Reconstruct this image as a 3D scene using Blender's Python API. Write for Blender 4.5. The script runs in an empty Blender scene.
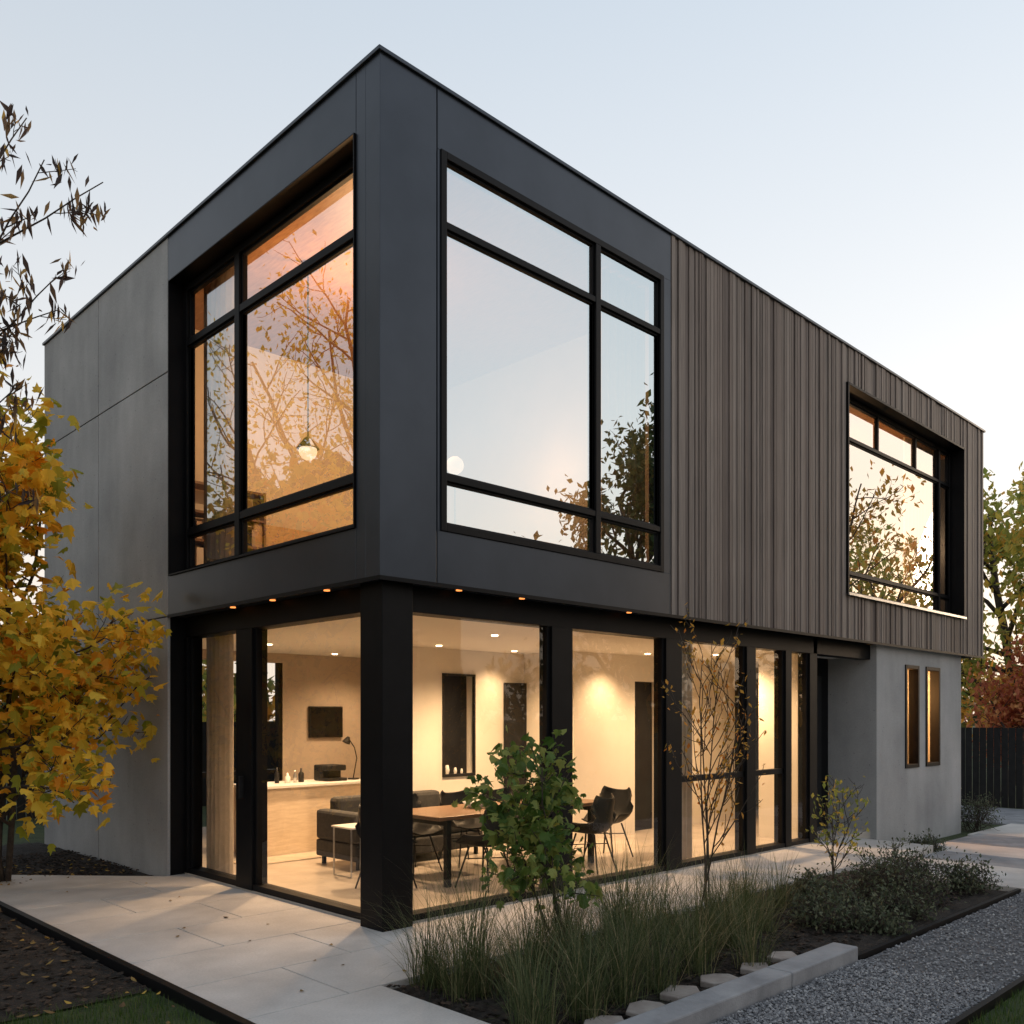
import bpy, math, random
from mathutils import Vector, Matrix
R=math.radians
scene=bpy.context.scene
COL=scene.collection

# ------------------------------------------------------------ helpers
class MB:
    def __init__(s): s.v=[]; s.f=[]
    def add(s,vs,fs):
        n=len(s.v); s.v.extend([tuple(a) for a in vs]); s.f.extend([tuple(i+n for i in f) for f in fs])
    def box(s,x0,x1,y0,y1,z0,z1):
        s.add([(x0,y0,z0),(x1,y0,z0),(x1,y1,z0),(x0,y1,z0),(x0,y0,z1),(x1,y0,z1),(x1,y1,z1),(x0,y1,z1)],
              [(0,3,2,1),(4,5,6,7),(0,1,5,4),(1,2,6,5),(2,3,7,6),(3,0,4,7)])
    def tube(s,pts,rad,n=6):
        pts=[Vector(p) for p in pts]; base=len(s.v); m=len(pts)
        for i,p in enumerate(pts):
            d=(pts[min(i+1,m-1)]-pts[max(i-1,0)])
            if d.length<1e-6: d=Vector((0,0,1))
            d.normalize(); a=d.orthogonal().normalized(); b=d.cross(a)
            if i>0:
                a=(pa-d*pa.dot(d)); 
                a=a.normalized() if a.length>1e-4 else d.orthogonal().normalized()
                b=d.cross(a)
            pa=a
            for k in range(n):
                t=2*math.pi*k/n; s.v.append(tuple(p+(a*math.cos(t)+b*math.sin(t))*rad[i]))
        for i in range(m-1):
            for k in range(n):
                s.f.append((base+i*n+k,base+i*n+(k+1)%n,base+(i+1)*n+(k+1)%n,base+(i+1)*n+k))
        s.f.append(tuple(base+k for k in reversed(range(n)))); s.f.append(tuple(base+(m-1)*n+k for k in range(n)))
    def obj(s,name,mat,parent=None,bevel=0,smooth=False):
        me=bpy.data.meshes.new(name); me.from_pydata(s.v,[],s.f); me.update()
        if mat: me.materials.append(mat)
        if smooth: me.polygons.foreach_set('use_smooth',[True]*len(me.polygons))
        o=bpy.data.objects.new(name,me); COL.objects.link(o)
        if parent: o.parent=parent
        if bevel:
            b=o.modifiers.new('bev','BEVEL'); b.width=bevel; b.segments=2; b.limit_method='ANGLE'
        return o
def box(name,x0,x1,y0,y1,z0,z1,mat,parent=None,bevel=0):
    m=MB(); m.box(x0,x1,y0,y1,z0,z1); return m.obj(name,mat,parent,bevel)
def empty(name,loc=(0,0,0),rz=0):
    e=bpy.data.objects.new(name,None); e.location=loc; e.rotation_euler=(0,0,rz); e.empty_display_size=.2; COL.objects.link(e); return e

# ------------------------------------------------------------ materials
def newmat(name):
    m=bpy.data.materials.new(name); m.use_nodes=True; nt=m.node_tree
    return m,nt,nt.nodes['Principled BSDF']
def noise(nt,scale,detail=4,rough=.6,vec=None,stretch=None):
    n=nt.nodes.new('ShaderNodeTexNoise'); n.inputs['Scale'].default_value=scale; n.inputs['Detail'].default_value=detail; n.inputs['Roughness'].default_value=rough
    tc=nt.nodes.new('ShaderNodeTexCoord'); mp=nt.nodes.new('ShaderNodeMapping')
    if stretch: mp.inputs['Scale'].default_value=stretch
    nt.links.new(tc.outputs['Object'],mp.inputs['Vector']); nt.links.new(mp.outputs[0],n.inputs['Vector']); return n
def ramp(nt,src,stops,interp='LINEAR'):
    r=nt.nodes.new('ShaderNodeValToRGB'); r.color_ramp.interpolation=interp; e=r.color_ramp.elements
    while len(e)<len(stops): e.new(.5)
    for i,(p,c) in enumerate(stops): e[i].position=p; e[i].color=(*c,1)
    nt.links.new(src,r.inputs[0]); return r
def bump(nt,b,src,strength=.2,dist=.01):
    n=nt.nodes.new('ShaderNodeBump'); n.inputs['Strength'].default_value=strength; n.inputs['Distance'].default_value=dist
    nt.links.new(src,n.inputs['Height']); nt.links.new(n.outputs[0],b.inputs['Normal'])
def surf(name,c1,c2,scale=3,rough=.8,bs=.2,bscale=60,metal=0,stretch=None,lo=.35,hi=.65,bd=.01,spec=.5):
    m,nt,b=newmat(name); n=noise(nt,scale,stretch=stretch); r=ramp(nt,n.outputs[0],[(lo,c1),(hi,c2)])
    nt.links.new(r.outputs[0],b.inputs['Base Color']); b.inputs['Roughness'].default_value=rough; b.inputs['Metallic'].default_value=metal; b.inputs['Specular IOR Level'].default_value=spec
    if bs: n2=noise(nt,bscale,stretch=stretch); bump(nt,b,n2.outputs[0],bs,bd)
    return m
def mult(nt,a,b):
    mx=nt.nodes.new('ShaderNodeMixRGB'); mx.blend_type='MULTIPLY'; mx.inputs[0].default_value=1
    nt.links.new(a,mx.inputs[1]); nt.links.new(b,mx.inputs[2]); return mx.outputs[0]
def stained(name,c1,c2,scale,rough,drip=(1.3,1.3,.3),amt=.9,fine=40,pits=True):
    """concrete: cloudy tone x broad soft streaks x fine grain x small bug holes"""
    m,nt,b=newmat(name)
    out=ramp(nt,noise(nt,scale,5).outputs[0],[(.28,c1),(.72,c2)]).outputs[0]
    out=mult(nt,out,ramp(nt,noise(nt,1.6,2,stretch=drip).outputs[0],[(.35,(amt,)*3),(.65,(1,1,1))]).outputs[0])
    out=mult(nt,out,ramp(nt,noise(nt,fine,3).outputs[0],[(.3,(.86,)*3),(.7,(1,1,1))]).outputs[0])
    if pits:
        v=nt.nodes.new('ShaderNodeTexVoronoi'); v.inputs['Scale'].default_value=7; tc=nt.nodes.new('ShaderNodeTexCoord'); nt.links.new(tc.outputs['Object'],v.inputs['Vector'])
        out=mult(nt,out,ramp(nt,v.outputs['Distance'],[(.04,(.5,)*3),(.075,(1,1,1))]).outputs[0])
    nt.links.new(out,b.inputs['Base Color']); b.inputs['Roughness'].default_value=rough
    bump(nt,b,noise(nt,35).outputs[0],.3,.01); return m
def island(name,stops,rough=.7,trans=0,spec=.3,nz=None):
    m,nt,b=newmat(name); g=nt.nodes.new('ShaderNodeNewGeometry'); r=ramp(nt,g.outputs['Random Per Island'],stops)
    out=r.outputs[0]
    if nz:
        n=noise(nt,nz[0],stretch=nz[1]); r2=ramp(nt,n.outputs[0],[(.3,(nz[2],)*3),(.7,(1,1,1))]); out=mult(nt,out,r2.outputs[0])
        n=noise(nt,.5,3); r2=ramp(nt,n.outputs[0],[(.3,(.82,)*3),(.7,(1,1,1))]); out=mult(nt,out,r2.outputs[0])
    nt.links.new(out,b.inputs['Base Color']); b.inputs['Roughness'].default_value=rough; b.inputs['Specular IOR Level'].default_value=spec
    if trans:
        t=nt.nodes.new('ShaderNodeBsdfTranslucent'); nt.links.new(out,t.inputs[0]); ms=nt.nodes.new('ShaderNodeMixShader'); ms.inputs[0].default_value=trans
        nt.links.new(b.outputs[0],ms.inputs[1]); nt.links.new(t.outputs[0],ms.inputs[2]); nt.links.new(ms.outputs[0],nt.nodes['Material Output'].inputs[0])
    return m
def emis(name,c,s):
    m,nt,b=newmat(name); b.inputs['Base Color'].default_value=(*c,1); b.inputs['Emission Color'].default_value=(*c,1); b.inputs['Emission Strength'].default_value=s; m.cycles.emission_sampling='NONE'; return m
def glass(name,refl,tint=(.95,.96,.95),gc=(.93,.96,.98)):
    m=bpy.data.materials.new(name); m.use_nodes=True; nt=m.node_tree; nt.nodes.remove(nt.nodes['Principled BSDF'])
    t=nt.nodes.new('ShaderNodeBsdfTransparent'); t.inputs[0].default_value=(*tint,1)
    g=nt.nodes.new('ShaderNodeBsdfGlossy'); g.inputs['Roughness'].default_value=0.0; g.inputs[0].default_value=(*gc,1)
    lw=nt.nodes.new('ShaderNodeFresnel'); lw.inputs[0].default_value=1.5
    mr=nt.nodes.new('ShaderNodeMapRange'); mr.inputs[3].default_value=refl; mr.inputs[4].default_value=1.0
    nt.links.new(lw.outputs[0],mr.inputs[0])
    n=noise(nt,.9,1); bp=nt.nodes.new('ShaderNodeBump'); bp.inputs['Strength'].default_value=.05; bp.inputs['Distance'].default_value=.02
    nt.links.new(n.outputs[0],bp.inputs['Height']); nt.links.new(bp.outputs[0],g.inputs['Normal'])
    ms=nt.nodes.new('ShaderNodeMixShader'); nt.links.new(mr.outputs[0],ms.inputs[0]); nt.links.new(t.outputs[0],ms.inputs[1]); nt.links.new(g.outputs[0],ms.inputs[2])
    nt.links.new(ms.outputs[0],nt.nodes['Material Output'].inputs[0]); return m

M_metal=surf('dark_metal_panel',(.032,.040,.054),(.044,.053,.070),1.2,.33,.03,8,.45)
M_frame=surf('black_frame',(.004,.004,.005),(.006,.006,.007),4,.5,0,spec=.14)
M_conc=stained('concrete',(.34,.345,.355),(.51,.51,.515),.9,.85,amt=.84)
M_path=stained('path_concrete',(.50,.465,.435),(.68,.64,.605),1.1,.75,(1.2,1.2,1.2),.85,60,False)
M_curb=surf('curb_concrete',(.20,.20,.21),(.31,.31,.32),3,.85,.3,60)
M_clad=island('wood_cladding',[(0,(.145,.112,.100)),(.3,(.235,.188,.166)),(.6,(.32,.268,.24)),(.85,(.19,.155,.137)),(1,(.36,.305,.275))],.65,nz=(3,(14,14,.7),.66))
M_plaster=surf('interior_plaster',(.74,.69,.61),(.79,.74,.66),2,.8,.05)
M_ceil=surf('ceiling_paint',(.76,.73,.68),(.78,.75,.70),2,.8,0)
M_taupe=surf('taupe_plaster',(.44,.36,.29),(.50,.41,.33),2,.8,.05)
M_wood=surf('oak',(.48,.33,.20),(.62,.45,.29),6,.5,.1,30,stretch=(1,8,8))
M_paleoak=surf('pale_oak',(.62,.50,.37),(.72,.60,.46),6,.5,.1,30,stretch=(1,8,8))
M_walnut=surf('walnut',(.14,.08,.045),(.24,.14,.08),6,.4,.1,30,stretch=(1,8,8))
M_woodceil=surf('cedar_ceiling',(.24,.12,.06),(.38,.21,.11),5,.5,.1,30,stretch=(8,1,8))
M_floor=surf('floor_tile',(.46,.41,.36),(.56,.50,.44),2,.25,0)
M_curtain=surf('curtain_fabric',(.50,.42,.33),(.60,.50,.40),8,.9,.1)
M_black=surf('black_plastic',(.008,.008,.009),(.013,.013,.014),5,.5,0,spec=.3)
M_sofa=surf('sofa_fabric',(.035,.035,.037),(.055,.054,.053),20,.9,.3,200)
M_white=surf('white_lacquer',(.7,.7,.68),(.75,.74,.72),5,.4,0)
M_screen=surf('screen',(.006,.006,.007),(.009,.009,.010),2,.2,0,spec=.3)
M_steel=surf('steel',(.4,.4,.4),(.5,.5,.5),4,.3,0,metal=.9)
M_gl_lo=glass('clear_glass',.0)
M_gl_left=glass('tinted_glass',.34,(.95,.92,.88))
M_gl_up=glass('reflective_glass',.76,(.9,.9,.9),(.72,.81,.85))
M_gl_2=glass('mirror_glass',.66,(.9,.9,.9),(.92,.93,.92))
M_mulch=surf('mulch',(.010,.008,.006),(.038,.027,.02),14,.95,1,60,bd=.03)
M_chips=island('bark_chips',[(0,(.010,.008,.006)),(.6,(.03,.021,.016)),(1,(.075,.05,.035))],.9)
M_ground=surf('grass_ground',(.02,.035,.010),(.05,.07,.02),3,.95,.8,40,bd=.03)
M_gravbase=surf('gravel_base',(.10,.10,.105),(.19,.19,.20),50,.95,1,90,bd=.02)
M_pebble=island('pebbles',[(0,(.11,.11,.12)),(.5,(.21,.21,.22)),(.9,(.32,.32,.33)),(1,(.45,.44,.43))],.8)
M_lawn=island('lawn_blades',[(0,(.03,.07,.012)),(.5,(.06,.11,.02)),(.9,(.09,.14,.03)),(1,(.18,.16,.06))],.6,.3)
M_ograss=island('ornamental_grass_blades',[(0,(.035,.055,.02)),(.5,(.085,.11,.04)),(.82,(.15,.16,.075)),(1,(.38,.30,.17))],.6,.3)
M_bark=surf('bark',(.035,.026,.02),(.085,.065,.05),12,.95,.8,60,bd=.02)
M_lgold=island('autumn_leaves_gold',[(0,(.20,.25,.03)),(.15,(.45,.42,.04)),(.35,(.88,.64,.08)),(.8,(.95,.60,.06)),(1,(.85,.36,.03))],.5,.52)
M_lbrown=island('dry_leaves',[(0,(.05,.04,.042)),(.5,(.12,.085,.07)),(.8,(.32,.20,.09)),(1,(.7,.45,.10))],.6,.4)
M_lorange=island('autumn_leaves_orange',[(0,(.24,.19,.04)),(.3,(.58,.34,.07)),(.7,(.75,.40,.07)),(1,(.65,.22,.04))],.6,.55)
M_lred=island('autumn_leaves_red',[(0,(.38,.10,.06)),(.5,(.62,.20,.10)),(1,(.75,.38,.14))],.6,.55)
M_lgreen=island('green_leaves',[(0,(.03,.05,.015)),(.5,(.07,.10,.03)),(.85,(.14,.15,.04)),(1,(.30,.20,.05))],.6,.4)
M_lyg=island('yellow_green_leaves',[(0,(.20,.26,.06)),(.5,(.42,.42,.10)),(.8,(.65,.50,.10)),(1,(.70,.38,.08))],.6,.55)
M_lfern=island('fresh_green_leaves',[(0,(.05,.11,.02)),(.5,(.13,.20,.04)),(1,(.32,.34,.09))],.5,.4)
M_lsage=island('sage_leaves',[(0,(.05,.065,.035)),(.5,(.10,.12,.07)),(1,(.17,.18,.11))],.7,.3)
M_fence=surf('black_stained_wood',(.010,.010,.010),(.018,.017,.017),6,.8,.2,40)
M_stone=surf('flagstone',(.24,.20,.18),(.36,.32,.29),5,.85,.4,40)
M_lamp=emis('lamp_glow',(1,.70,.42),9)
M_globe=emis('globe_glow',(1,.78,.52),1.3)
M_led=emis('soffit_led',(1,.30,.07),1.8)
M_brick=surf('neighbour_siding',(.10,.095,.09),(.15,.14,.135),4,.9,.2,30)
M_roof=surf('neighbour_roof',(.03,.03,.032),(.05,.05,.052),9,.9,.3,50)

# ------------------------------------------------------------ ground
def gh(x):
    t=max(0,min(1,(x-7.0)/4)); return -.06-.28*t*t*(3-2*t)
xs=sorted(set([-600,-300,-150,-80,-40,-20]+[i*1.0 for i in range(-12,26)]+[30,40,80,150,300,600]))
ys=[-600,-300,-150,-80,-40,-20,-10,-5,0,5,10,20,40,80,150,300,600]
m=MB(); m.v=[(x,y,gh(x)) for y in ys for x in xs]; nx=len(xs)
m.f=[(j*nx+i,j*nx+i+1,(j+1)*nx+i+1,(j+1)*nx+i) for j in range(len(ys)-1) for i in range(nx-1)]
m.obj('ground',M_ground)
def poly_slab(m,pts,z0,z1):
    n=len(pts); m.add([(x,y,z0) for x,y in pts]+[(x,y,z1) for x,y in pts],[tuple(reversed(range(n))),tuple(range(n,2*n))]+[(i,(i+1)%n,(i+1)%n+n,i+n) for i in range(n)])
m=MB(); g=.005
ycuts=[-8,-6.2,-4.4,-2.75,-1.1]
for a,b in zip(ycuts,ycuts[1:]): m.box(-1.8,-.8,a+g,b-g,-.1,0)
ycuts=[-1.1,-.25,.6,1.45,2.3,3.15,4.0]
for k,(a,b) in enumerate(zip(ycuts,ycuts[1:])):
    xm=-.8+(.35 if k%2 else -.25)
    m.box(-1.8,xm-g,a+g,b-g,-.1,0); m.box(xm+g,.18,a+g,b-g,-.1,0)
poly_slab(m,[(-1.8,4.0+g),(-.05,4.0+g),(-1.8,5.9)],-.1,0)
xc=[.18,1.9,3.6,5.3,7.0,8.7]
for a,b in zip(xc,xc[1:]): m.box(a+g,b-g,-1.1,.18,-.1,0)
m.obj('concrete_path',M_path,None,.005)
m=MB(); m.box(-1.86,-1.803,-8,5.95,-.1,.02); m.obj('steel_path_edging',M_frame,None,.004)
def mound(name,x0,x1,y0,y1,z,amp,mat,n=24,seed=1):
    rr=random.Random(seed); m=MB(); 
    for j in range(n+1):
        for i in range(n+1):
            e=min(i,n-i,j,n-j); m.v.append((x0+(x1-x0)*i/n,y0+(y1-y0)*j/n,z+amp*rr.random()*(1 if e>0 else 0)))
    m.f=[(j*(n+1)+i,j*(n+1)+i+1,(j+1)*(n+1)+i+1,(j+1)*(n+1)+i) for j in range(n) for i in range(n)]
    return m.obj(name,mat,None,0,True)
mound('mulch_bed',-8,-1.87,.0,14,-.045,.03,M_mulch,50,1)
mound('mulch_bed',-1.8,-.01,4.0,8.4,-.05,.035,M_mulch,30,2)
mound('mulch_bed',-.79,6.0,-2.955,-1.11,-.045,.035,M_mulch,40,3)
def chips(name,regions,n,seed,mat,smin,smax,flat=.3,zz=-.02):
    rr=random.Random(seed); m=MB()
    for _ in range(n):
        x0,x1,y0,y1=rr.choice(regions); x=rr.uniform(x0,x1); y=rr.uniform(y0,y1); s=rr.uniform(smin,smax); a=rr.random()*6.28
        M=Matrix.Translation((x,y,zz+rr.random()*.012))@Matrix.Rotation(a,4,'Z')@Matrix.Rotation(rr.gauss(0,.3),4,'X')@Matrix.Diagonal((s,s*rr.uniform(.4,.9),s*flat,1))
        vs=[M@Vector(v) for v in [(1,0,0),(0,1,0),(-1,0,0),(0,-1,0),(.1,.1,1),(0,0,-1)]]
        m.add(vs,[(0,1,4),(1,2,4),(2,3,4),(3,0,4),(1,0,5),(2,1,5),(3,2,5),(0,3,5)])
    return m.obj(name,mat)
chips('bark_chips',[(-4,-1.9,0,4),(-.78,5.5,-2.75,-1.12),(-.78,5.5,-2.75,-1.12),(-1.75,-.05,4.6,7)],7000,5,M_chips,.012,.035)
box('gravel_strip',-3,6.0,-4.02,-3.02,-.05,-.035,M_gravbase)
chips('gravel_pebbles',[(-.4,2.2,-4.0,-3.03),(-.4,6,-4.0,-3.03)],16000,6,M_pebble,.007,.016,.7,-.032)
m=MB(); m.box(-.8,1.2,-3.0,-2.80,-.1,.07); m.box(1.206,2.2,-3.0,-2.80,-.1,.07); m.obj('planter_curb',M_curb,None,.012)
m=MB(); m.box(2.21,6.0,-3.0,-2.96,-.1,-.0); m.box(-3,6,-4.07,-4.03,-.1,-.0); m.obj('gravel_edging',M_frame)
rr=random.Random(3)
for i in range(6):
    cx=-.35+i*.42; cy=-2.62+rr.uniform(-.05,.05); m=MB(); n=rr.choice([5,6,7]); w_=rr.uniform(.14,.21)
    poly_slab(m,[(cx+math.cos(6.28*k/n)*w_*rr.uniform(.75,1.2),cy+math.sin(6.28*k/n)*.12*rr.uniform(.7,1.2)) for k in range(n)],-.03,.015)
    m.obj('flagstone',M_stone,None,.008)
for i,(x0,x1,y0,y1,z) in enumerate([(6.05,7.4,-3.6,-1.2,-.0),(7.45,8.9,-3.9,-1.15,-.09),(8.95,10.6,-4.2,-.6,-.18),(10.65,12.6,-4.2,-.4,-.24),(12.65,15,-4.2,-.2,-.28)]):
    box('garden_step',x0,x1,y0,y1,z-.15,z,M_curb if i%2 else M_path,None,.01)
box('side_yard_paving',15.1,18.5,-4.5,8,-.36,-.31,M_curb)

# ------------------------------------------------------------ house
H=empty('modern_house')
ZS,ZT=2.93,7.215
m=MB()
m.box(0,.597,0,.2,ZS,ZT)
m.box(.609,4.012,0,.2,6.69,ZT); m.box(.609,4.012,0,.2,ZS,3.40)
m.box(.609,.655,0,.2,3.40,6.69); m.box(3.87,4.012,0,.2,3.40,6.69)
m.box(0,.2,.2,.335,ZS,ZT)
m.box(0,.2,.341,4.01,6.70,ZT); m.box(0,.2,.341,4.01,ZS,3.38)
m.box(0,.2,3.97,4.01,3.38,6.70)
m.obj('metal_panels',M_metal,H,.003)
m=MB(); m.box(.59,.62,.03,.19,ZS+.01,ZT-.01); m.box(.03,.19,.33,.345,6.7,ZT-.01)
m.obj('panel_joints',M_frame,H)
m=MB()
for a,b in ((4.022,6.1),(6.115,8.2)):
    for c,d in ((-.1,2.92),(2.935,5.69),(5.705,7.21)): m.box(.0,.18,a,b,c,d)
m.obj('concrete_wall',M_conc,H,.004)
box('wall_core',.03,.2,4.018,8.19,-.1,7.15,M_frame,H)
rr=random.Random(11); m=MB(); x=4.024
while x<14.08:
    w=rr.choice([.048,.058,.068,.068,.078]); x2=min(x+w,14.1); d=rr.choice([0,0,.006,.012,-.008])
    gp=.009
    if x2>8.37 and x<13.02:
        m.box(x,x2-gp,d,.1,6.69,ZT); m.box(x,x2-gp,d,.1,ZS,3.60)
    else: m.box(x,x2-gp,d,.1,ZS,ZT)
    x=x2
m.obj('wood_cladding',M_clad,H)
m=MB(); m.box(4.014,8.35,.1,.2,ZS+.005,ZT-.01); m.box(13.04,14.09,.1,.2,ZS+.005,ZT-.01); m.box(8.35,13.04,.1,.2,6.70,ZT-.01); m.box(8.35,13.04,.1,.2,ZS+.005,3.59)
m.obj('cladding_backing',M_frame,H)
m=MB(); m.box(13.9,14.09,.2,8.2,ZS,ZT-.01); m.box(.2,13.9,8.0,8.19,ZS,ZT-.01); m.obj('rear_walls',M_metal,H)
box('roof_deck',.2,13.9,.2,8.0,6.98,7.12,M_frame,H)
m=MB(); m.box(-.025,14.125,-.025,.23,ZT,ZT+.035); m.box(-.025,.23,.23,8.22,ZT,ZT+.035); m.box(13.87,14.125,.23,8.22,ZT,ZT+.035); m.box(.23,13.87,7.97,8.22,ZT,ZT+.035)
m.obj('roof_coping',M_metal,H,.004)
box('floor_slab',.2,13.9,.2,8.0,2.95,3.24,M_frame,H)
box('soffit_trim',-.012,14.11,-.012,-.002,ZS-.02,ZS+.015,M_frame,H)
box('soffit_trim_side',-.012,-.002,-.001,4.0,ZS-.02,ZS+.015,M_frame,H)
box('upper_floor_finish',.2,13.9,.2,8.0,3.241,3.26,M_wood,H)
box('upper_ceiling',.2,13.9,.2,8.0,6.80,6.97,M_woodceil,H)
box('upper_partition',4.6,4.75,.2,8.0,3.26,6.80,M_taupe,H)
box('upper_rear_partition',.2,4.6,5.2,5.35,3.26,6.80,M_plaster,H)
box('bedroom_partition',8.0,8.12,.2,8.0,3.26,6.80,M_plaster,H)
box('bedroom_rear_partition',8.12,13.9,4.2,4.35,3.26,6.80,M_plaster,H)
def win_y(name,x0,x1,z0,z1,y,vm,hz,mat,fw=.06,dep=.09):
    m=MB(); m.box(x0,x0+fw,y,y+dep,z0,z1); m.box(x1-fw,x1,y,y+dep,z0,z1); m.box(x0+fw,x1-fw,y,y+dep,z1-fw,z1); m.box(x0+fw,x1-fw,y,y+dep,z0,z0+fw)
    for v in vm: m.box(v-fw*.6,v+fw*.6,y,y+dep,z0+fw,z1-fw)
    edges=[x0+fw]+sum([[v-fw*.6,v+fw*.6] for v in vm],[])+[x1-fw]
    for h in hz:
        for i in range(0,len(edges),2): m.box(edges[i],edges[i+1],y+.004,y+dep-.004,h-fw*.45,h+fw*.45)
    zs=[z0+fw]+sum([[h-fw*.45,h+fw*.45] for h in hz],[])+[z1-fw]
    s=.022
    for i in range(0,len(edges),2):
        for j in range(0,len(zs),2):
            a,b,c,d=edges[i],edges[i+1],zs[j],zs[j+1]; yy=y+.03
            m.box(a,a+s,yy,yy+.05,c,d); m.box(b-s,b,yy,yy+.05,c,d); m.box(a+s,b-s,yy,yy+.05,c,c+s); m.box(a+s,b-s,yy,yy+.05,d-s,d)
    m.obj(name+'_frame',M_frame,H,.004)
    gm=MB(); yy=y+.05
    gm.add([(x0+.03,yy,z0+.03),(x1-.03,yy,z0+.03),(x1-.03,yy,z1-.03),(x0+.03,yy,z1-.03)],[(0,1,2,3)])
    gm.obj(name+'_glass',mat,H)
def win_x(name,y0,y1,z0,z1,x,vm,hz,mat,fw=.06,dep=.09):
    n0=set(bpy.data.objects)
    win_y(name,y0,y1,z0,z1,x,vm,hz,mat,fw,dep)
    for o in set(bpy.data.objects)-n0:
        for v in o.data.vertices: v.co=(v.co.y,v.co.x,v.co.z)
        o.data.flip_normals(); o.data.update()
win_y('street_window',.640,3.87,3.40,6.70,-.015,[2.74],[6.06,3.87],M_gl_up,.065,.12)
win_x('garden_window',.345,3.965,3.385,6.695,.16,[2.72],[6.03,3.88],M_gl_left,.085,.1)
m=MB(); m.box(-.02,.16,.341,.353,3.38,6.70); m.box(-.02,.16,3.955,3.969,3.38,6.70); m.box(-.02,.16,.353,3.955,6.688,6.699); m.box(-.02,.16,.353,3.955,3.381,3.395)
m.obj('garden_window_reveal',M_frame,H)
m=MB(); m.box(8.352,8.39,-.03,.3,3.60,6.69); m.box(12.99,13.03,-.03,.3,3.60,6.69); m.box(8.39,12.99,-.03,.3,6.65,6.689); m.box(8.39,12.99,-.03,.3,3.602,3.63)
m.obj('bedroom_window_reveal',M_frame,H,.004)
box('bedroom_window_sill',8.34,13.05,-.055,-.032,3.575,3.612,M_steel,H)
win_y('bedroom_window',8.40,12.98,3.635,6.645,.2,[12.45],[6.02,3.98],M_gl_2,.055,.08)
m=MB(); m.box(9.9,9.94,.21,.27,6.05,6.58); m.box(11.4,11.44,.21,.27,6.05,6.58); m.obj('bedroom_window_mullions',M_frame,H)

# ---- ground floor
box('ground_floor_finish',.2,13.2,.2,8.0,-.2,.012,M_floor,H)
box('ground_ceiling',.4,13.1,.4,8.0,2.74,2.948,M_ceil,H)
m=MB(); m.box(.1,.42,.1,.42,-.05,ZS-.001); m.obj('corner_post',M_frame,H,.005)
gx=.25
m=MB()
for a,b in ((2.26,2.56),(4.19,4.50),(5.94,6.16),(6.94,7.10),(7.62,7.75)): m.box(a,b,gx-.06,gx+.12,0.013,2.70)
m.box(.421,9.6,gx-.05,.4,2.70,2.928)
m.box(.421,7.75,gx-.05,gx+.1,0.0135,.07)
for x0,x1 in ((4.50,5.94),(6.16,6.94)): m.box(x0,x1,gx-.03,gx+.06,1.02,1.09)
for x0,x1 in ((.421,2.26),(2.56,4.19),(4.50,5.94),(6.16,6.94),(7.10,7.62)):
    m.box(x0,x0+.045,gx-.03,gx+.06,.07,2.70); m.box(x1-.045,x1,gx-.03,gx+.06,.07,2.70)
m.obj('street_glazing_frame',M_frame,H,.003)
m=MB(); m.box(gx-.06,gx+.12,2.457,2.79,.013,2.70); m.box(gx-.06,gx+.12,3.93,4.017,.013,2.70)
m.box(gx-.05,.4,.421,4.017,2.702,2.928); m.box(gx-.05,gx+.1,.421,4.017,.0135,.075)
for a,b in ((.421,2.457),(2.79,3.93)):
    m.box(gx-.03,gx+.06,a,a+.045,.075,2.70); m.box(gx-.03,gx+.06,b-.045,b,.075,2.70)
m.obj('garden_glazing_frame',M_frame,H,.003)
box('sliding_door_handle',gx-.12,gx-.07,2.60,2.63,.95,1.18,M_black,H,.004)
g=MB(); g.add([(.42,gx,.03),(7.7,gx,.03),(7.7,gx,2.72),(.42,gx,2.72)],[(0,1,2,3)]); g.obj('street_glazing',M_gl_lo,H)
g=MB(); g.add([(gx,.42,.03),(gx,4.0,.03),(gx,4.0,2.72),(gx,.42,2.72)],[(3,2,1,0)]); g.obj('garden_glazing',M_gl_lo,H)
m=MB(); m.box(7.75,7.85,.2,.95,0,2.93); m.box(7.85,9.6,.9,1.0,0.0,2.93); m.obj('entrance_wall',M_frame,H)
m=MB(); m.box(7.70,7.747,.42,1.05,.013,2.739); m.box(7.747,9.6,1.003,1.05,.013,2.739); m.obj('entrance_wall_lining',M_plaster,H)
box('entrance_door',8.2,9.3,.86,.899,.02,2.45,M_black,H,.01)
box('door_threshold',8.1,9.4,.6,.86,.0,.05,M_steel,H)
m=MB(); m.tube([(8.35,.80,.6),(8.35,.80,1.8)],[.015,.015],8); m.tube([(8.35,.80,.8),(8.35,.87,.8)],[.01]*2,6); m.tube([(8.35,.80,1.6),(8.35,.87,1.6)],[.01]*2,6); m.obj('door_handle',M_steel,H)
m=MB(); a,b=10.68,11.24; c,d=11.54,12.16; zl,zh=.95,2.66
m.box(9.6,a,.1,.3,-.45,2.929); m.box(b,c,.1,.3,-.45,2.929); m.box(d,13.2,.1,.3,-.45,2.929)
for p,q in ((a,b),(c,d)): m.box(p,q,.1,.3,-.45,zl); m.box(p,q,.1,.3,zh,2.929)
m.obj('concrete_front',M_conc,H)
m=MB(); m.box(9.6,9.8,.3,1.2,-.45,2.929); m.box(13.0,13.2,.3,8.0,-.45,2.929); m.obj('concrete_return',M_conc,H)
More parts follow.
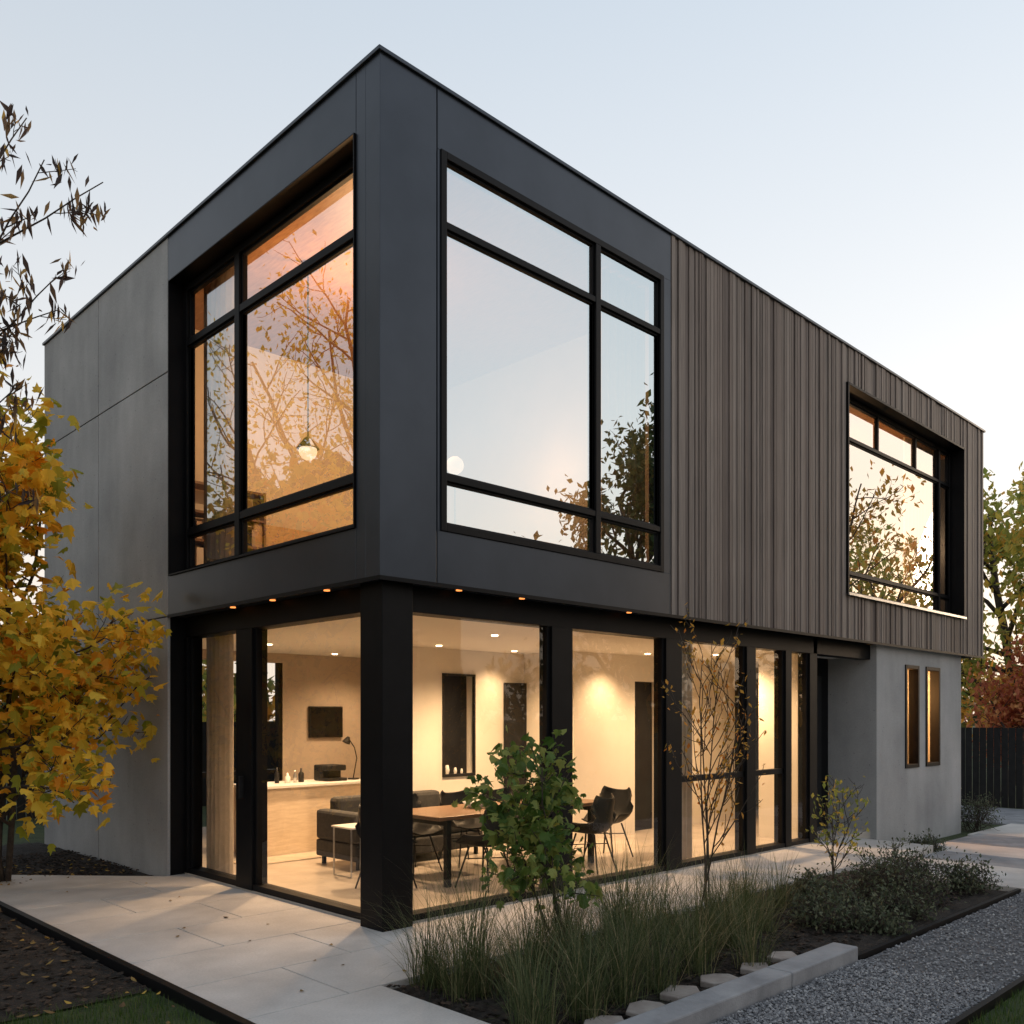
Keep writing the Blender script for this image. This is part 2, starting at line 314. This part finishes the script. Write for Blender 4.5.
for p,q in ((a,b),(c,d)):
    m=MB(); m.box(p,p+.06,.08,.24,zl,zh); m.box(q-.06,q,.08,.24,zl,zh); m.box(p+.06,q-.06,.08,.24,zh-.06,zh); m.box(p+.06,q-.06,.08,.24,zl,zl+.06); m.obj('slot_window_frame',M_frame,H,.004)
    g=MB(); g.add([(p,.16,zl),(q,.16,zl),(q,.16,zh),(p,.16,zh)],[(0,1,2,3)]); g.obj('slot_window_glass',M_gl_lo,H)
box('study_back_wall',9.8,13.0,1.3,1.4,.012,2.74,M_wood,H)
box('study_side_wall',12.9,12.99,.31,1.3,.012,2.74,M_wood,H)
box('utility_partition',9.4,9.6,2.75,6.0,.012,2.74,M_plaster,H)
m=MB(); m.box(2.7,3.70,3.6,3.75,.012,2.74); m.box(4.28,5.30,3.6,3.75,.012,2.74); m.box(3.70,4.28,3.6,3.75,.012,.98); m.box(3.70,4.28,3.6,3.75,2.38,2.74)
m.box(5.30,6.71,2.6,3.6,.012,2.74)
m.box(7.35,9.6,2.6,2.75,.012,2.74); m.box(6.71,7.35,2.6,2.75,2.35,2.74)
m.obj('partition_walls',M_plaster,H)
m=MB(); m.box(3.69,3.72,3.57,3.61,.96,2.40); m.box(4.26,4.29,3.57,3.61,.96,2.40); m.box(3.72,4.26,3.57,3.61,2.37,2.40); m.box(3.72,4.26,3.57,3.61,.96,1.0); m.box(3.70,4.28,3.76,3.8,.97,2.39)
m.obj('niche',M_black,H)
m=MB(); m.box(6.71,7.35,2.76,2.8,.012,2.35); m.box(4.85,5.298,3.54,3.58,.012,2.3); m.obj('inner_doors',M_black,H,.005)
m=MB(); m.box(2.62,9.6,6.0,6.15,.012,2.74); m.box(.2,.9,6.0,6.15,.012,2.74); m.box(.9,2.62,6.0,6.15,2.60,2.74); m.obj('rear_wall',M_taupe,H)
m=MB(); m.box(.9,.96,6.02,6.12,.012,2.6); m.box(2.56,2.62,6.02,6.12,.012,2.6); m.box(.96,2.56,6.02,6.12,.95,1.02); m.obj('rear_window_frame',M_frame,H)
def curtain(name,p0,p1,z0,z1,amp=.04,waves=9):
    m=MB(); n=waves*8; p0=Vector(p0);p1=Vector(p1); d=(p1-p0); nn=Vector((-d.y,d.x)).normalized()
    for k in range(n+1):
        q=p0+d*(k/n)+nn*amp*math.sin(k/n*waves*6.283+.7*math.sin(k*.21)); m.v+= [(q.x,q.y,z0),(q.x,q.y,z1)]
    m.f=[(2*k,2*k+2,2*k+3,2*k+1) for k in range(n)]; return m.obj(name,M_curtain,H,0,True)
curtain('curtain',(.42,3.1),(.42,4.0),3.27,6.78,waves=7)
curtain('curtain',(.45,3.35),(.45,4.0),.02,2.72,waves=6)
curtain('curtain',(3.35,.45),(4.1,.45),3.27,6.78,waves=6)
curtain('curtain',(11.9,.6),(13.2,.6),3.27,6.78,waves=9)
curtain('curtain',(4.62,.55),(5.2,.55),.02,2.72,waves=6)

def disc(m,x,y,z,r=.035,n=12):
    m.add([(x+math.cos(6.283*k/n)*r,y+math.sin(6.283*k/n)*r,z) for k in range(n)]+[(x+math.cos(6.283*k/n)*r,y+math.sin(6.283*k/n)*r,z+.02) for k in range(n)],
      [tuple(reversed(range(n)))]+[(k,(k+1)%n,(k+1)%n+n,k+n) for k in range(n)])
m=MB()
for X in (.95,1.75,3.4): disc(m,X,.11,ZS-.010,.028)
for Y in (.95,1.9,2.7): disc(m,.11,Y,ZS-.010,.028)
m.obj('soffit_downlights',M_led,H)
m=MB()
for X,Y in ((1.4,1.6),(2.8,1.6),(3.3,3.2),(4.7,3.2),(1.6,4.6),(3.2,5.5),(7.4,1.6),(6.5,2.2)): disc(m,X,Y,2.728,.04)
m.obj('ceiling_downlights',M_lamp,H)
LC=(1,.63,.33)
def lamp(name,loc,e,kind='SPOT',col=LC,size=.08,spot=150,bl=.8):
    l=bpy.data.lights.new(name,kind); l.energy=e; l.color=col; l.shadow_soft_size=size
    if kind=='SPOT': l.spot_size=R(spot); l.spot_blend=bl
    o=bpy.data.objects.new(name,l); o.location=loc; o.parent=H; COL.objects.link(o); return o
lamp('ceiling_lamp',(1.7,1.7,2.70),250); lamp('ceiling_lamp',(1.9,3.9,2.70),430); lamp('ceiling_lamp',(3.6,5.0,2.70),150)
lamp('ceiling_lamp',(7.2,1.4,2.70),340); lamp('ceiling_lamp',(3.7,2.3,2.70),400)
for X,Y,e in ((4.6,3.2,80),(5.9,2.15,130)): lamp('wall_washer',(X,Y,2.70),e,spot=125,bl=.9)
UC=(1,.58,.27)
lamp('upper_lamp',(1.5,2.4,5.9),210,'POINT',UC); lamp('upper_lamp',(3.8,2.2,5.0),60,'POINT',UC); lamp('upper_lamp',(11.0,1.8,5.6),300,'POINT',UC)
lamp('study_lamp',(11.2,.75,2.2),170,'POINT',(1,.48,.16))

# ------------------------------------------------------------ furniture
def globe(name,loc,r,stem):
    e=empty(name,loc); m=MB(); nn=8
    pr=[(0.004,-r)]+[(math.sin(math.pi*i/nn)*r,-math.cos(math.pi*i/nn)*r) for i in range(1,nn)]+[(.004,r)]
    m.tube([(0,0,z) for _,z in pr],[q for q,_ in pr],14); m.obj('shade',M_globe,e,0,True)
    m=MB(); 
    if stem<0: m.tube([(0,0,stem),(0,0,-r)],[.01,.01],6); m.tube([(0,0,stem),(0,0,stem+.02)],[.14,.14],16)
    else:
        m.tube([(0,0,r*.4),(0,0,stem)],[.008,.008],6); m.tube([(0,0,stem-.03),(0,0,stem)],[.05,.05],12); m.tube([(0,0,r*.3),(0,0,r*1.3),(0,0,r*1.6)],[r*1.25,r*.5,.02],14)
    m.obj('stem',M_black,e)
globe('floor_lamp',(2.14,1.54,4.56),.10,-1.29)
globe('pendant_light',(.99,2.68,4.72),.10,2.07)
def chair(x,y,rz):
    e=empty('dining_chair',(x,y,.012),rz)
    m=MB(); nu,nv=10,12
    prof=[(-.24,.455),(-.20,.45),(-.10,.44),(0,.435),(.10,.44),(.17,.46),(.21,.51),(.235,.58),(.25,.66),(.26,.74),(.27,.80),(.275,.83),(.275,.845)]
    for j,(py,pz) in enumerate(prof):
        k=j/12; w=.24 if k<.75 else .24*(1-(k-.75)*.9)
        for i in range(nu+1):
            u=i/nu*2-1; up=.13*abs(u)**3*(1 if .1<k<.7 else .3); fw=-.10*abs(u)**2*(1 if k>.5 else 0)
            m.v.append((u*w,py+fw,pz+up))
    m.f=[(j*(nu+1)+i,j*(nu+1)+i+1,(j+1)*(nu+1)+i+1,(j+1)*(nu+1)+i) for j in range(nv) for i in range(nu)]
    o=m.obj('shell',M_black,e,0,True); s=o.modifiers.new('s','SOLIDIFY'); s.thickness=.014
    m=MB()
    for sx in (-1,1):
        for sy in (-1,1): m.tube([(sx*.12,sy*.12,.43),(sx*.23,sy*.22,0)],[.011,.009],6)
    m.tube([(-.16,-.15,.3),(.16,.15,.3)],[.006]*2,5); m.tube([(-.16,.15,.3),(.16,-.15,.3)],[.006]*2,5)
    m.obj('legs',M_black,e)
for x,y,rz in ((2.05,.95,3.3),(2.85,.92,3.0),(3.65,.88,3.35),(2.1,2.2,.1),(2.9,2.25,-.1),(3.6,2.2,0),(4.55,1.35,-1.5),(1.25,1.6,1.6)): chair(x,y,rz)
e=empty('dining_table',(2.9,1.58,.012))
box('top',-1.35,1.35,-.48,.48,.71,.75,M_walnut,e,.006)
m=MB()
for sx in (-1,1):
    m.box(sx*1.15-.03,sx*1.15+.03,-.40,-.34,0,.709); m.box(sx*1.15-.03,sx*1.15+.03,.34,.40,0,.709); m.box(sx*1.15-.03,sx*1.15+.03,-.34,.34,.64,.70)
m.obj('legs',M_black,e,.003)
e=empty('sofa',(2.62,3.1,.012),0)
box('base',-1.0,1.0,-.42,.42,.10,.30,M_sofa,e,.02)
for i in range(2): box('seat_cushion',-.80+i*.8,-.01+i*.81,-.40,.22,.302,.46,M_sofa,e,.05)
box('backrest',-.82,.82,.22,.42,.302,.80,M_sofa,e,.05)
for s in (-1,1): box('arm',min(s*.82,s*1.0),max(s*.82,s*1.0),-.43,.43,.302,.66,M_sofa,e,.04)
m=MB()
for sx in (-.92,.92):
    for sy in (-.36,.36): m.box(sx-.02,sx+.02,sy-.02,sy+.02,0,.1)
m.obj('feet',M_black,e)
e=empty('side_table',(1.5,2.5,.012))
box('top',-.2,.2,-.2,.2,.54,.56,M_white,e,.004)
m=MB()
for sx in (-.18,.18): m.tube([(sx,-.17,.54),(sx,-.17,.01),(sx,.17,.01),(sx,.17,.54)],[.01]*4,6)
m.obj('legs',M_steel,e)
e=empty('kitchen_island',(2.2,4.75,.012))
box('body',-.85,.85,-.32,.32,.0,.86,M_paleoak,e,.004); box('worktop',-.9,.9,-.37,.37,.861,.90,M_white,e,.006)
rr=random.Random(8)
for i in range(7):
    m=MB(); X=1.45+i*.12; Y=4.65+rr.random()*.25; r=rr.uniform(.022,.04); h=rr.uniform(.12,.3)
    m.tube([(X,Y,.913),(X,Y,.913+h*.6),(X,Y,.913+h*.75),(X,Y,.913+h)],[r,r,r*.4,r*.35],10); m.obj('bottle',[M_black,M_white,M_steel][i%3],None,0,True)
e=empty('coffee_machine',(2.62,4.75,.913)); box('body',-.16,.16,-.05,.16,0,.22,M_black,e,.02); box('tray',-.16,.16,-.2,-.051,0,.04,M_black,e,.01); box('head',-.16,.16,-.18,-.051,.14,.22,M_black,e,.02)
e=empty('television',(3.35,5.95,1.72)); box('bezel',-.30,.30,0,.045,-.24,.24,M_black,e,.01); box('screen',-.28,.28,-.004,-.001,-.22,.22,M_screen,e)
e=empty('desk_lamp',(2.98,4.7,.913)); m=MB(); m.tube([(0,0,0),(0,0,.02)],[.08,.08],14); m.tube([(0,0,.02),(.06,0,.3),(.02,0,.45),(-.08,0,.58)],[.008]*4,6); m.tube([(-.08,0,.60),(-.12,0,.52)],[.02,.06],12); m.obj('stand',M_black,e)
box('rug',.9,2.4,3.85,4.3,.013,.025,M_curtain,None,.004)
for i,(X,s) in enumerate(((3.85,.07),(4.0,.05),(4.12,.04))):
    m=MB(); m.tube([(X,3.68,.98),(X,3.68,.98+s),(X,3.68,.98+s*2)],[s*.3,s*.5,s*.3],10); m.obj('vase',M_white,None,0,True)
e=empty('fruit_bowl',(2.5,1.6,.763)); m=MB(); m.tube([(0,0,0),(0,0,.02),(0,0,.07)],[.05,.11,.15],16); m.obj('bowl',M_white,e,0,True)
e=empty('bed',(2.5,3.9,3.262)); box('base',-.9,.9,-1.0,1.0,.05,.3,M_black,e,.02); box('mattress',-.88,.88,-.98,.98,.302,.55,M_white,e,.06); box('headboard',-.95,.95,1.001,1.08,.05,1.1,M_wood,e,.02)
e=empty('bookshelf',(1.1,5.0,3.262)); box('carcass_side',-.6,-.57,-.15,.15,0,1.5,M_walnut,e); box('carcass_end',.57,.6,-.15,.15,0,1.5,M_walnut,e)
for k in range(5): box('shelf',-.569,.569,-.15,.15,.02+k*.36,.05+k*.36,M_walnut,e)
for k in range(22): 
    xx=-.53+(k%11)*.095; zz=.052+.36*(k//11+1); box('book',xx,xx+.05+.02*(k%3),-.1,.1,zz,zz+.2+.03*(k%4),[M_black,M_taupe,M_white,M_sofa][k%4],e)

# ------------------------------------------------------------ vegetation
def leaf_shape(kind):
    if kind=='slender': return [(0,-.5,0),(.11,-.1,-.03),(0,.5,.0),(-.11,-.1,-.03),(0,-.1,.02)],[(0,1,4),(1,2,4),(2,3,4),(3,0,4)]
    if kind=='ovate':
        P=[(0,-.5),(.2,-.35),(.3,-.1),(.24,.15),(.1,.38),(0,.55),(-.1,.38),(-.24,.15),(-.3,-.1),(-.2,-.35)]
        return [(0,0,.05)]+[(x,y,-.12*abs(x)*3) for x,y in P],[(0,i+1,(i+1)%10+1) for i in range(10)]
    if kind=='lobed':
        P=[(0,-.42),(.20,-.38),(.40,-.12),(.26,-.02),(.36,.24),(.14,.18),(0,.56),(-.14,.18),(-.36,.24),(-.26,-.02),(-.40,-.12),(-.20,-.38)]
        return [(0,0,.05)]+[(x,y,-.4*abs(x)+.1*y) for x,y in P],[(0,i+1,(i+1)%12+1) for i in range(12)]
    return [(0,-.5,0),(.26,-.05,-.07),(0,.5,.0),(-.26,-.05,-.07),(0,-.05,.02)],[(0,1,4),(1,2,4),(2,3,4),(3,0,4)]
def add_leaf(m,p,s,shape,rr,droop=.6):
    vs,fs=shape
    M=Matrix.Translation(p)@Matrix.Rotation(rr.random()*6.283,4,'Z')@Matrix.Rotation(rr.gauss(-droop,.7),4,'X')@Matrix.Rotation(rr.gauss(0,.5),4,'Y')@Matrix.Scale(s,4)
    m.add([M@Vector(v) for v in vs],fs)
def grow(w,tips,p,d,L,r,lvl,maxl,nch,rr,up=.15,wig=.18,spread=.9,start=.3,ratio=.6,sides=6):
    n=6; pts=[p.copy()]; dd=d.normalized(); rads=[r]
    for i in range(n):
        dd=(dd+Vector((rr.gauss(0,wig),rr.gauss(0,wig),rr.gauss(0,wig)+up*.3))).normalized()
        pts.append(pts[-1]+dd*(L/n)); rads.append(r*(1-.7*(i+1)/n)+.0015)
    w.tube(pts,rads,sides if lvl<2 else 4)
    if lvl>=maxl-1: tips.append((pts,lvl))
    if lvl<maxl:
        for k in range(nch[lvl]):
            f=start+(1-start)*(k+rr.random())/nch[lvl]; i=min(int(f*n),n-1); q=pts[i].lerp(pts[i+1],f*n-i)
            ax=(pts[i+1]-pts[i]).normalized(); o=ax.orthogonal().normalized(); o=Matrix.Rotation(rr.random()*6.283+k*2.4,3,ax)@o
            nd=(ax*rr.uniform(.5,.9)+o*spread).normalized()
            grow(w,tips,q,nd,L*ratio*(1.15-.5*f)*rr.uniform(.8,1.15),rads[i]*.55,lvl+1,maxl,nch,rr,up,wig*1.1,spread,.2,ratio,sides)
def tree(name,base,height,trunk_r,nch,leaf_mat,nleaf,lsize,seed,kind='oval',d=(0,0,1),start=.3,spread=.9,up=.15,ratio=.55,scatter=.12,stems=1,droop=.6,lvls=3,wig=.12,extra=None,fan=.18,xr=None):
    rr=random.Random(seed); e=empty(name,base); w=MB(); tips=[]
    for s in range(stems):
        dv=Vector(d)+Vector((rr.gauss(0,fan),rr.gauss(0,fan),0))*(1 if stems>1 else .2)
        grow(w,tips,Vector((rr.uniform(-.1,.1)*(stems>1),rr.uniform(-.1,.1)*(stems>1),-.1)),dv,height*rr.uniform(.85,1)*.85,trunk_r,0,lvls,nch,rr,up,wig,spread,start,ratio)
    for (p,dv,L,r_) in (extra or []):
        grow(w,tips,Vector(p),Vector(dv),L,r_,1,lvls,nch,rr,up*.3,wig,spread,.1,xr or ratio)
    w.obj('trunk_and_branches',M_bark,e,0,True)
    m=MB(); sh=leaf_shape(kind)
    for i in range(nleaf):
        pts,l=rr.choice(tips); f=rr.random()**.7*(len(pts)-1.001); k=int(f); q=pts[k].lerp(pts[k+1],f-k)
        q=q+Vector((rr.gauss(0,scatter),rr.gauss(0,scatter),rr.gauss(0,scatter)))
        if q.z<.1*min(1,height): continue
        add_leaf(m,q,lsize*rr.uniform(.55,1.25),sh,rr,droop)
    m.obj('foliage',leaf_mat,e); return e
tree('golden_maple_tree',(-1.42,4.95,-.05),5.75,.034,[11,6,4],M_lgold,6800,.165,21,'lobed',d=(-.17,-.20,1),start=.16,spread=.95,ratio=.36,scatter=.15,stems=4,up=.2,fan=.13,
     extra=[((-.2,-.5,1.5),(.5,-1,.1),1.35,.014),((-.2,-.6,2.1),(.45,-1,.25),1.4,.014),((-.3,-.6,1.1),(.2,-1,.1),1.4,.014),((-.3,-.6,2.6),(-.3,-1,.2),1.5,.014)],xr=.42)
tree('ash_tree',(-2.62,2.79,-.05),8.2,.045,[10,4,3],M_lbrown,1500,.16,6,'slender',d=(-.12,.1,1),start=.55,spread=.8,ratio=.28,scatter=.05,up=.5,droop=1.3,wig=.07,
     extra=[((0,0,z),(.71,-.70,u),L,.010) for z,u,L in ((3.9,.5,1.1),(4.3,.8,1.3),(4.7,.35,1.4),(5.1,.7,1.7),(5.5,.3,1.7),(5.8,.7,1.4),(3.4,.2,.9),(4.9,.1,1.2))])
tree('autumn_tree',(27,3.2,-.35),13,.2,[14,6,4],M_lyg,9000,.32,31,spread=.9,ratio=.45,scatter=.35,start=.15)
tree('autumn_tree',(25,1.2,-.35),7.6,.16,[12,6,4],M_lorange,6000,.26,32,spread=.95,ratio=.5,scatter=.3,start=.15)
tree('red_maple_tree',(22.0,2.1,-.35),5.0,.10,[12,6,4],M_lred,6000,.2,33,spread=1,ratio=.5,scatter=.22,start=.12)
tree('broad_tree',(24.5,-5.8,-.35),12,.2,[14,6,4],M_lorange,3800,.26,41,spread=.9,ratio=.5,scatter=.3,start=.25)
tree('broad_tree',(33,-9,-.35),10,.22,[14,6,4],M_lyg,3500,.34,42,spread=.9,ratio=.5,scatter=.35,start=.25)
tree('broad_tree',(20.5,-12.3,-.35),13.0,.24,[16,6,4],M_lgreen,8000,.34,43,spread=.8,ratio=.45,scatter=.32,start=.18)
tree('golden_tree',(-7.6,13.2,-.05),14.5,.22,[16,7,4],M_lgold,9000,.14,44,spread=.8,ratio=.5,scatter=.25,start=.25)
tree('rear_tree',(4.5,15,-.05),6,.15,[10,5,4],M_lyg,4000,.26,45,spread=.9,ratio=.5,scatter=.25,start=.15)
rr=random.Random(77); sh=leaf_shape('oval')
for nm,mat,off in (('distant_trees',M_lgreen,0),('distant_trees',M_lorange,1)):
    m=MB()
    for i in range(off,170,2):
        a=6.283*i/170+rr.gauss(0,.01); rad=rr.uniform(58,85); cx,cy=math.cos(a)*rad+4,math.sin(a)*rad+3; hh=rr.uniform(5,9); ww=rr.uniform(3,4.5)
        for k in range(150):
            v=Vector((rr.gauss(0,1),rr.gauss(0,1),rr.gauss(0,1))).normalized()*rr.random()**.35
            add_leaf(m,Vector((cx+v.x*ww,cy+v.y*ww,hh*.5+v.z*hh*.52)),rr.uniform(.8,1.7),sh,rr)
    m.obj(nm,mat)
tree('green_garden_shrub',(.74,-1.42,-.03),1.95,.009,[8,4],M_lfern,800,.11,51,'lobed',start=.35,spread=.85,ratio=.30,scatter=.06,stems=5,lvls=2,up=.1,droop=.7,fan=.2)
tree('birch_sapling',(2.3,-1.6,-.03),2.95,.008,[9,3],M_lorange,420,.055,52,start=.3,spread=.5,ratio=.34,scatter=.03,stems=4,lvls=2,up=.3,wig=.06,fan=.12)
tree('low_sapling',(4.9,-1.55,-.03),1.3,.006,[7,3],M_lyg,260,.07,53,start=.2,spread=.7,ratio=.45,scatter=.04,stems=3,lvls=2)
for k,(x,y,s) in enumerate(((4.6,-2.3,.62),(5.3,-2.0,.6),(3.5,-2.2,.42),(2.95,-2.35,.38),(5.6,-2.6,.42),(4.0,-1.7,.4),(3.9,-2.6,.4),(3.2,-2.7,.3),(13.6,-.0,.7),(9.4,-.75,.4))):
    tree('low_shrub',(x,y,-.05-.2*(x>8)),s,.006,[7,4],M_lsage,1500,.045,60+k,start=.1,spread=1.1,ratio=.7,scatter=.05,stems=12,lvls=2,up=.0,wig=.2,fan=.35)
def blade(m,p,ang,lean,h,w,curl,n=4):
    vs=[]; q=Vector(p); th=lean; ca,sa=math.cos(ang),math.sin(ang)
    for i in range(n+1):
        ww=w*(1-i/n)**.7; vs+= [q+Vector((-sa,ca,0))*ww*.5,q-Vector((-sa,ca,0))*ww*.5]
        q=q+Vector((ca*math.sin(th),sa*math.sin(th),math.cos(th)))*(h/n); th+=curl
    m.add(vs,[(2*i,2*i+1,2*i+3,2*i+2) for i in range(n)])
rr=random.Random(9); m=MB()
clumps=[(-.55,-1.35),(-.35,-1.75),(-.5,-2.15),(-.1,-1.3),(-.15,-1.75),(.0,-2.1),(.2,-2.4),(.3,-1.4),(.35,-1.8),(.6,-2.15),(.65,-1.5),(.95,-1.8),(1.0,-2.3),(1.25,-1.45),(1.35,-2.05),(1.55,-1.75),(1.75,-2.2),(1.9,-1.4),(2.1,-2.1),(2.45,-1.5),(2.5,-2.05),(2.9,-1.7),(3.2,-1.4),(3.5,-1.75),(-.3,-2.45),(-.62,-1.65),(.5,-2.5),(-.65,-2.35),(.05,-1.55),(1.6,-1.3),(2.2,-1.75),(.8,-1.3),(1.45,-2.5)]
for cx,cy in clumps:
    hh=rr.uniform(.45,.95)*(.8 if cx>2 else 1); lean=rr.gauss(0,.15); la=rr.random()*6.28
    cx+=rr.gauss(0,.06); cy+=rr.gauss(0,.06)
    for k in range(rr.randint(140,260)):
        a=rr.random()*6.283; r0=rr.random()*.14
        blade(m,(cx+math.cos(a)*r0,cy+math.sin(a)*r0,-.03),a+rr.gauss(0,.8),abs(rr.gauss(0,.32)+lean*math.cos(a-la)),hh*rr.uniform(.35,1.3),rr.uniform(.003,.007),rr.uniform(.02,.46))
m.obj('ornamental_grass',M_ograss)
m=MB()
for _ in range(16000):
    x,y=rr.uniform(-4.2,-1.9),rr.uniform(-2.6,.05+rr.gauss(0,.05)); blade(m,(x,y,-.06),rr.random()*6.28,rr.uniform(0,.5),rr.uniform(.035,.075),.004,.25,2)
for _ in range(15000):
    x,y=rr.uniform(.2,4.2),rr.uniform(-5.4,-4.08); blade(m,(x,y,-.06),rr.random()*6.28,rr.uniform(0,.5),rr.uniform(.035,.075),.004,.25,2)
m.obj('lawn_grass',M_lawn)
m=MB(); sh=leaf_shape('ovate')
for _ in range(300):
    x,y=rr.choice([(rr.uniform(-4,-1.9),rr.uniform(-1,4)),(rr.uniform(-4,-1.9),rr.uniform(-.2,3)),(rr.uniform(-1.7,-.1),rr.uniform(4.6,6))])
    M=Matrix.Translation((x,y,-.0))@Matrix.Rotation(rr.random()*6.28,4,'Z')@Matrix.Rotation(rr.gauss(0,.35),4,'X')@Matrix.Scale(rr.uniform(.03,.07),4); m.add([M@Vector(v) for v in sh[0]],sh[1])
for _ in range(14):
    M=Matrix.Translation((rr.uniform(-1.7,-.2),rr.uniform(-1,3.9),.012))@Matrix.Rotation(rr.random()*6.28,4,'Z')@Matrix.Scale(rr.uniform(.03,.06),4); m.add([M@Vector(v) for v in sh[0]],sh[1])
m.obj('fallen_leaves',island('fallen_leaf_litter',[(0,(.08,.05,.03)),(.6,(.22,.14,.05)),(1,(.5,.32,.06))],.7,.2))

def fence(name,p0,p1,z0,h):
    m=MB(); p0=Vector(p0);p1=Vector(p1); d=(p1-p0); L=d.length; d.normalize(); nrm=Vector((-d.y,d.x)); k=0
    while k*.16<L:
        a=p0+d*(k*.16); b=p0+d*(k*.16+.145); t=.012 if k%2 else 0
        pts=[a+nrm*t,b+nrm*t,b+nrm*(t+.02),a+nrm*(t+.02)]
        m.add([(q.x,q.y,z0) for q in pts]+[(q.x,q.y,z0+h) for q in pts],[(3,2,1,0),(4,5,6,7),(0,1,5,4),(1,2,6,5),(2,3,7,6),(3,0,4,7)]); k+=1
    m.obj(name,M_fence)
fence('garden_fence',(19,-1.5),(19,12),-.4,1.95)
fence('garden_fence',(-10,12),(19,12),-.3,2.0)
def neighbour(loc,rz,wh,rh,side):
    N=empty('neighbour_house',loc,rz)
    box('walls',-4,4,-4,4,0,wh,M_brick,N); a=wh+.01
    m=MB(); m.add([(-4.4,-4.4,a),(4.4,-4.4,a),(4.4,4.4,a),(-4.4,4.4,a),(0,-4.4,rh),(0,4.4,rh)],[(0,1,4),(2,3,5),(0,4,5,3),(1,2,5,4),(3,2,1,0)]); m.obj('roof',M_roof,N)
    y0,y1,y2=(-4.08,-4.062,-4.001) if side<0 else (4.08,4.062,4.001)
    for x in (-2.4,-.5,1.4):
        for z in (.9,3.9):
            box('window_frame',x-.1,x+1.1,min(y1+.002,y2),max(y1,y2),z-.1,z+1.4,M_white,N); box('window_pane',x,x+1,min(y0,y1),max(y0,y1),z,z+1.3,M_screen,N)
    box('chimney',1.5,2.1,-.4,.4,wh,rh+.3,M_brick,N)
neighbour((-11.5,20.5,-.06),R(20),6.2,9.6,-1)
neighbour((16.5,-24,-.3),R(35),6.4,10.2,1)

# ------------------------------------------------------------ world, sun
w=bpy.data.worlds.new("World"); scene.world=w; w.use_nodes=True; nt=w.node_tree; bg=nt.nodes['Background']
SUN_EL,SUN_AZ=R(4),R(104)
sky=nt.nodes.new('ShaderNodeTexSky'); sky.sky_type='NISHITA'; sky.sun_disc=False; sky.sun_elevation=SUN_EL; sky.sun_rotation=SUN_AZ; sky.air_density=1; sky.dust_density=2
tc=nt.nodes.new('ShaderNodeTexCoord'); sx=nt.nodes.new('ShaderNodeSeparateXYZ'); nt.links.new(tc.outputs['Generated'],sx.inputs[0])
rp=ramp(nt,sx.outputs['Z'],[(0,(.97,.81,.68)),(.12,(.93,.83,.75)),(.30,(.80,.80,.805)),(.62,(.56,.625,.70)),(1,(.44,.53,.64))])
dt=nt.nodes.new('ShaderNodeVectorMath'); dt.operation='DOT_PRODUCT'; dt.inputs[1].default_value=(math.sin(SUN_AZ),math.cos(SUN_AZ),0); nt.links.new(tc.outputs['Generated'],dt.inputs[0])
mr=nt.nodes.new('ShaderNodeMapRange'); mr.inputs[1].default_value=-1; mr.inputs[2].default_value=1; mr.inputs[3].default_value=.82; mr.inputs[4].default_value=1.2; nt.links.new(dt.outputs['Value'],mr.inputs[0])
mul=nt.nodes.new('ShaderNodeVectorMath'); mul.operation='SCALE'; nt.links.new(rp.outputs[0],mul.inputs[0]); nt.links.new(mr.outputs[0],mul.inputs['Scale'])
sc=nt.nodes.new('ShaderNodeVectorMath'); sc.operation='SCALE'; sc.inputs['Scale'].default_value=.05; nt.links.new(sky.outputs[0],sc.inputs[0])
ad=nt.nodes.new('ShaderNodeVectorMath'); ad.operation='ADD'; nt.links.new(mul.outputs[0],ad.inputs[0]); nt.links.new(sc.outputs[0],ad.inputs[1])
nt.links.new(ad.outputs[0],bg.inputs[0]); bg.inputs[1].default_value=1.0
l=bpy.data.lights.new('sun','SUN'); l.energy=.5; l.angle=R(15); l.color=(1,.78,.58)
o=bpy.data.objects.new('sun',l); COL.objects.link(o)
dirv=Vector((math.sin(SUN_AZ)*math.cos(R(8)),math.cos(SUN_AZ)*math.cos(R(8)),math.sin(R(8)))); o.rotation_euler=dirv.to_track_quat('Z','Y').to_euler(); o.location=(20,-5,12)

scene.view_settings.view_transform='Standard'; scene.view_settings.look='None'; scene.view_settings.exposure=0
cd=bpy.data.cameras.new('camera'); cd.sensor_width=36; cd.lens=908/1024*36; cd.shift_y=206/1024; cd.clip_end=2000
c=bpy.data.objects.new('camera',cd); COL.objects.link(c); c.location=(-4.419,-6.032,1.78); c.rotation_euler=(R(90),0,-math.atan2(.7009,.7133))
scene.camera=c
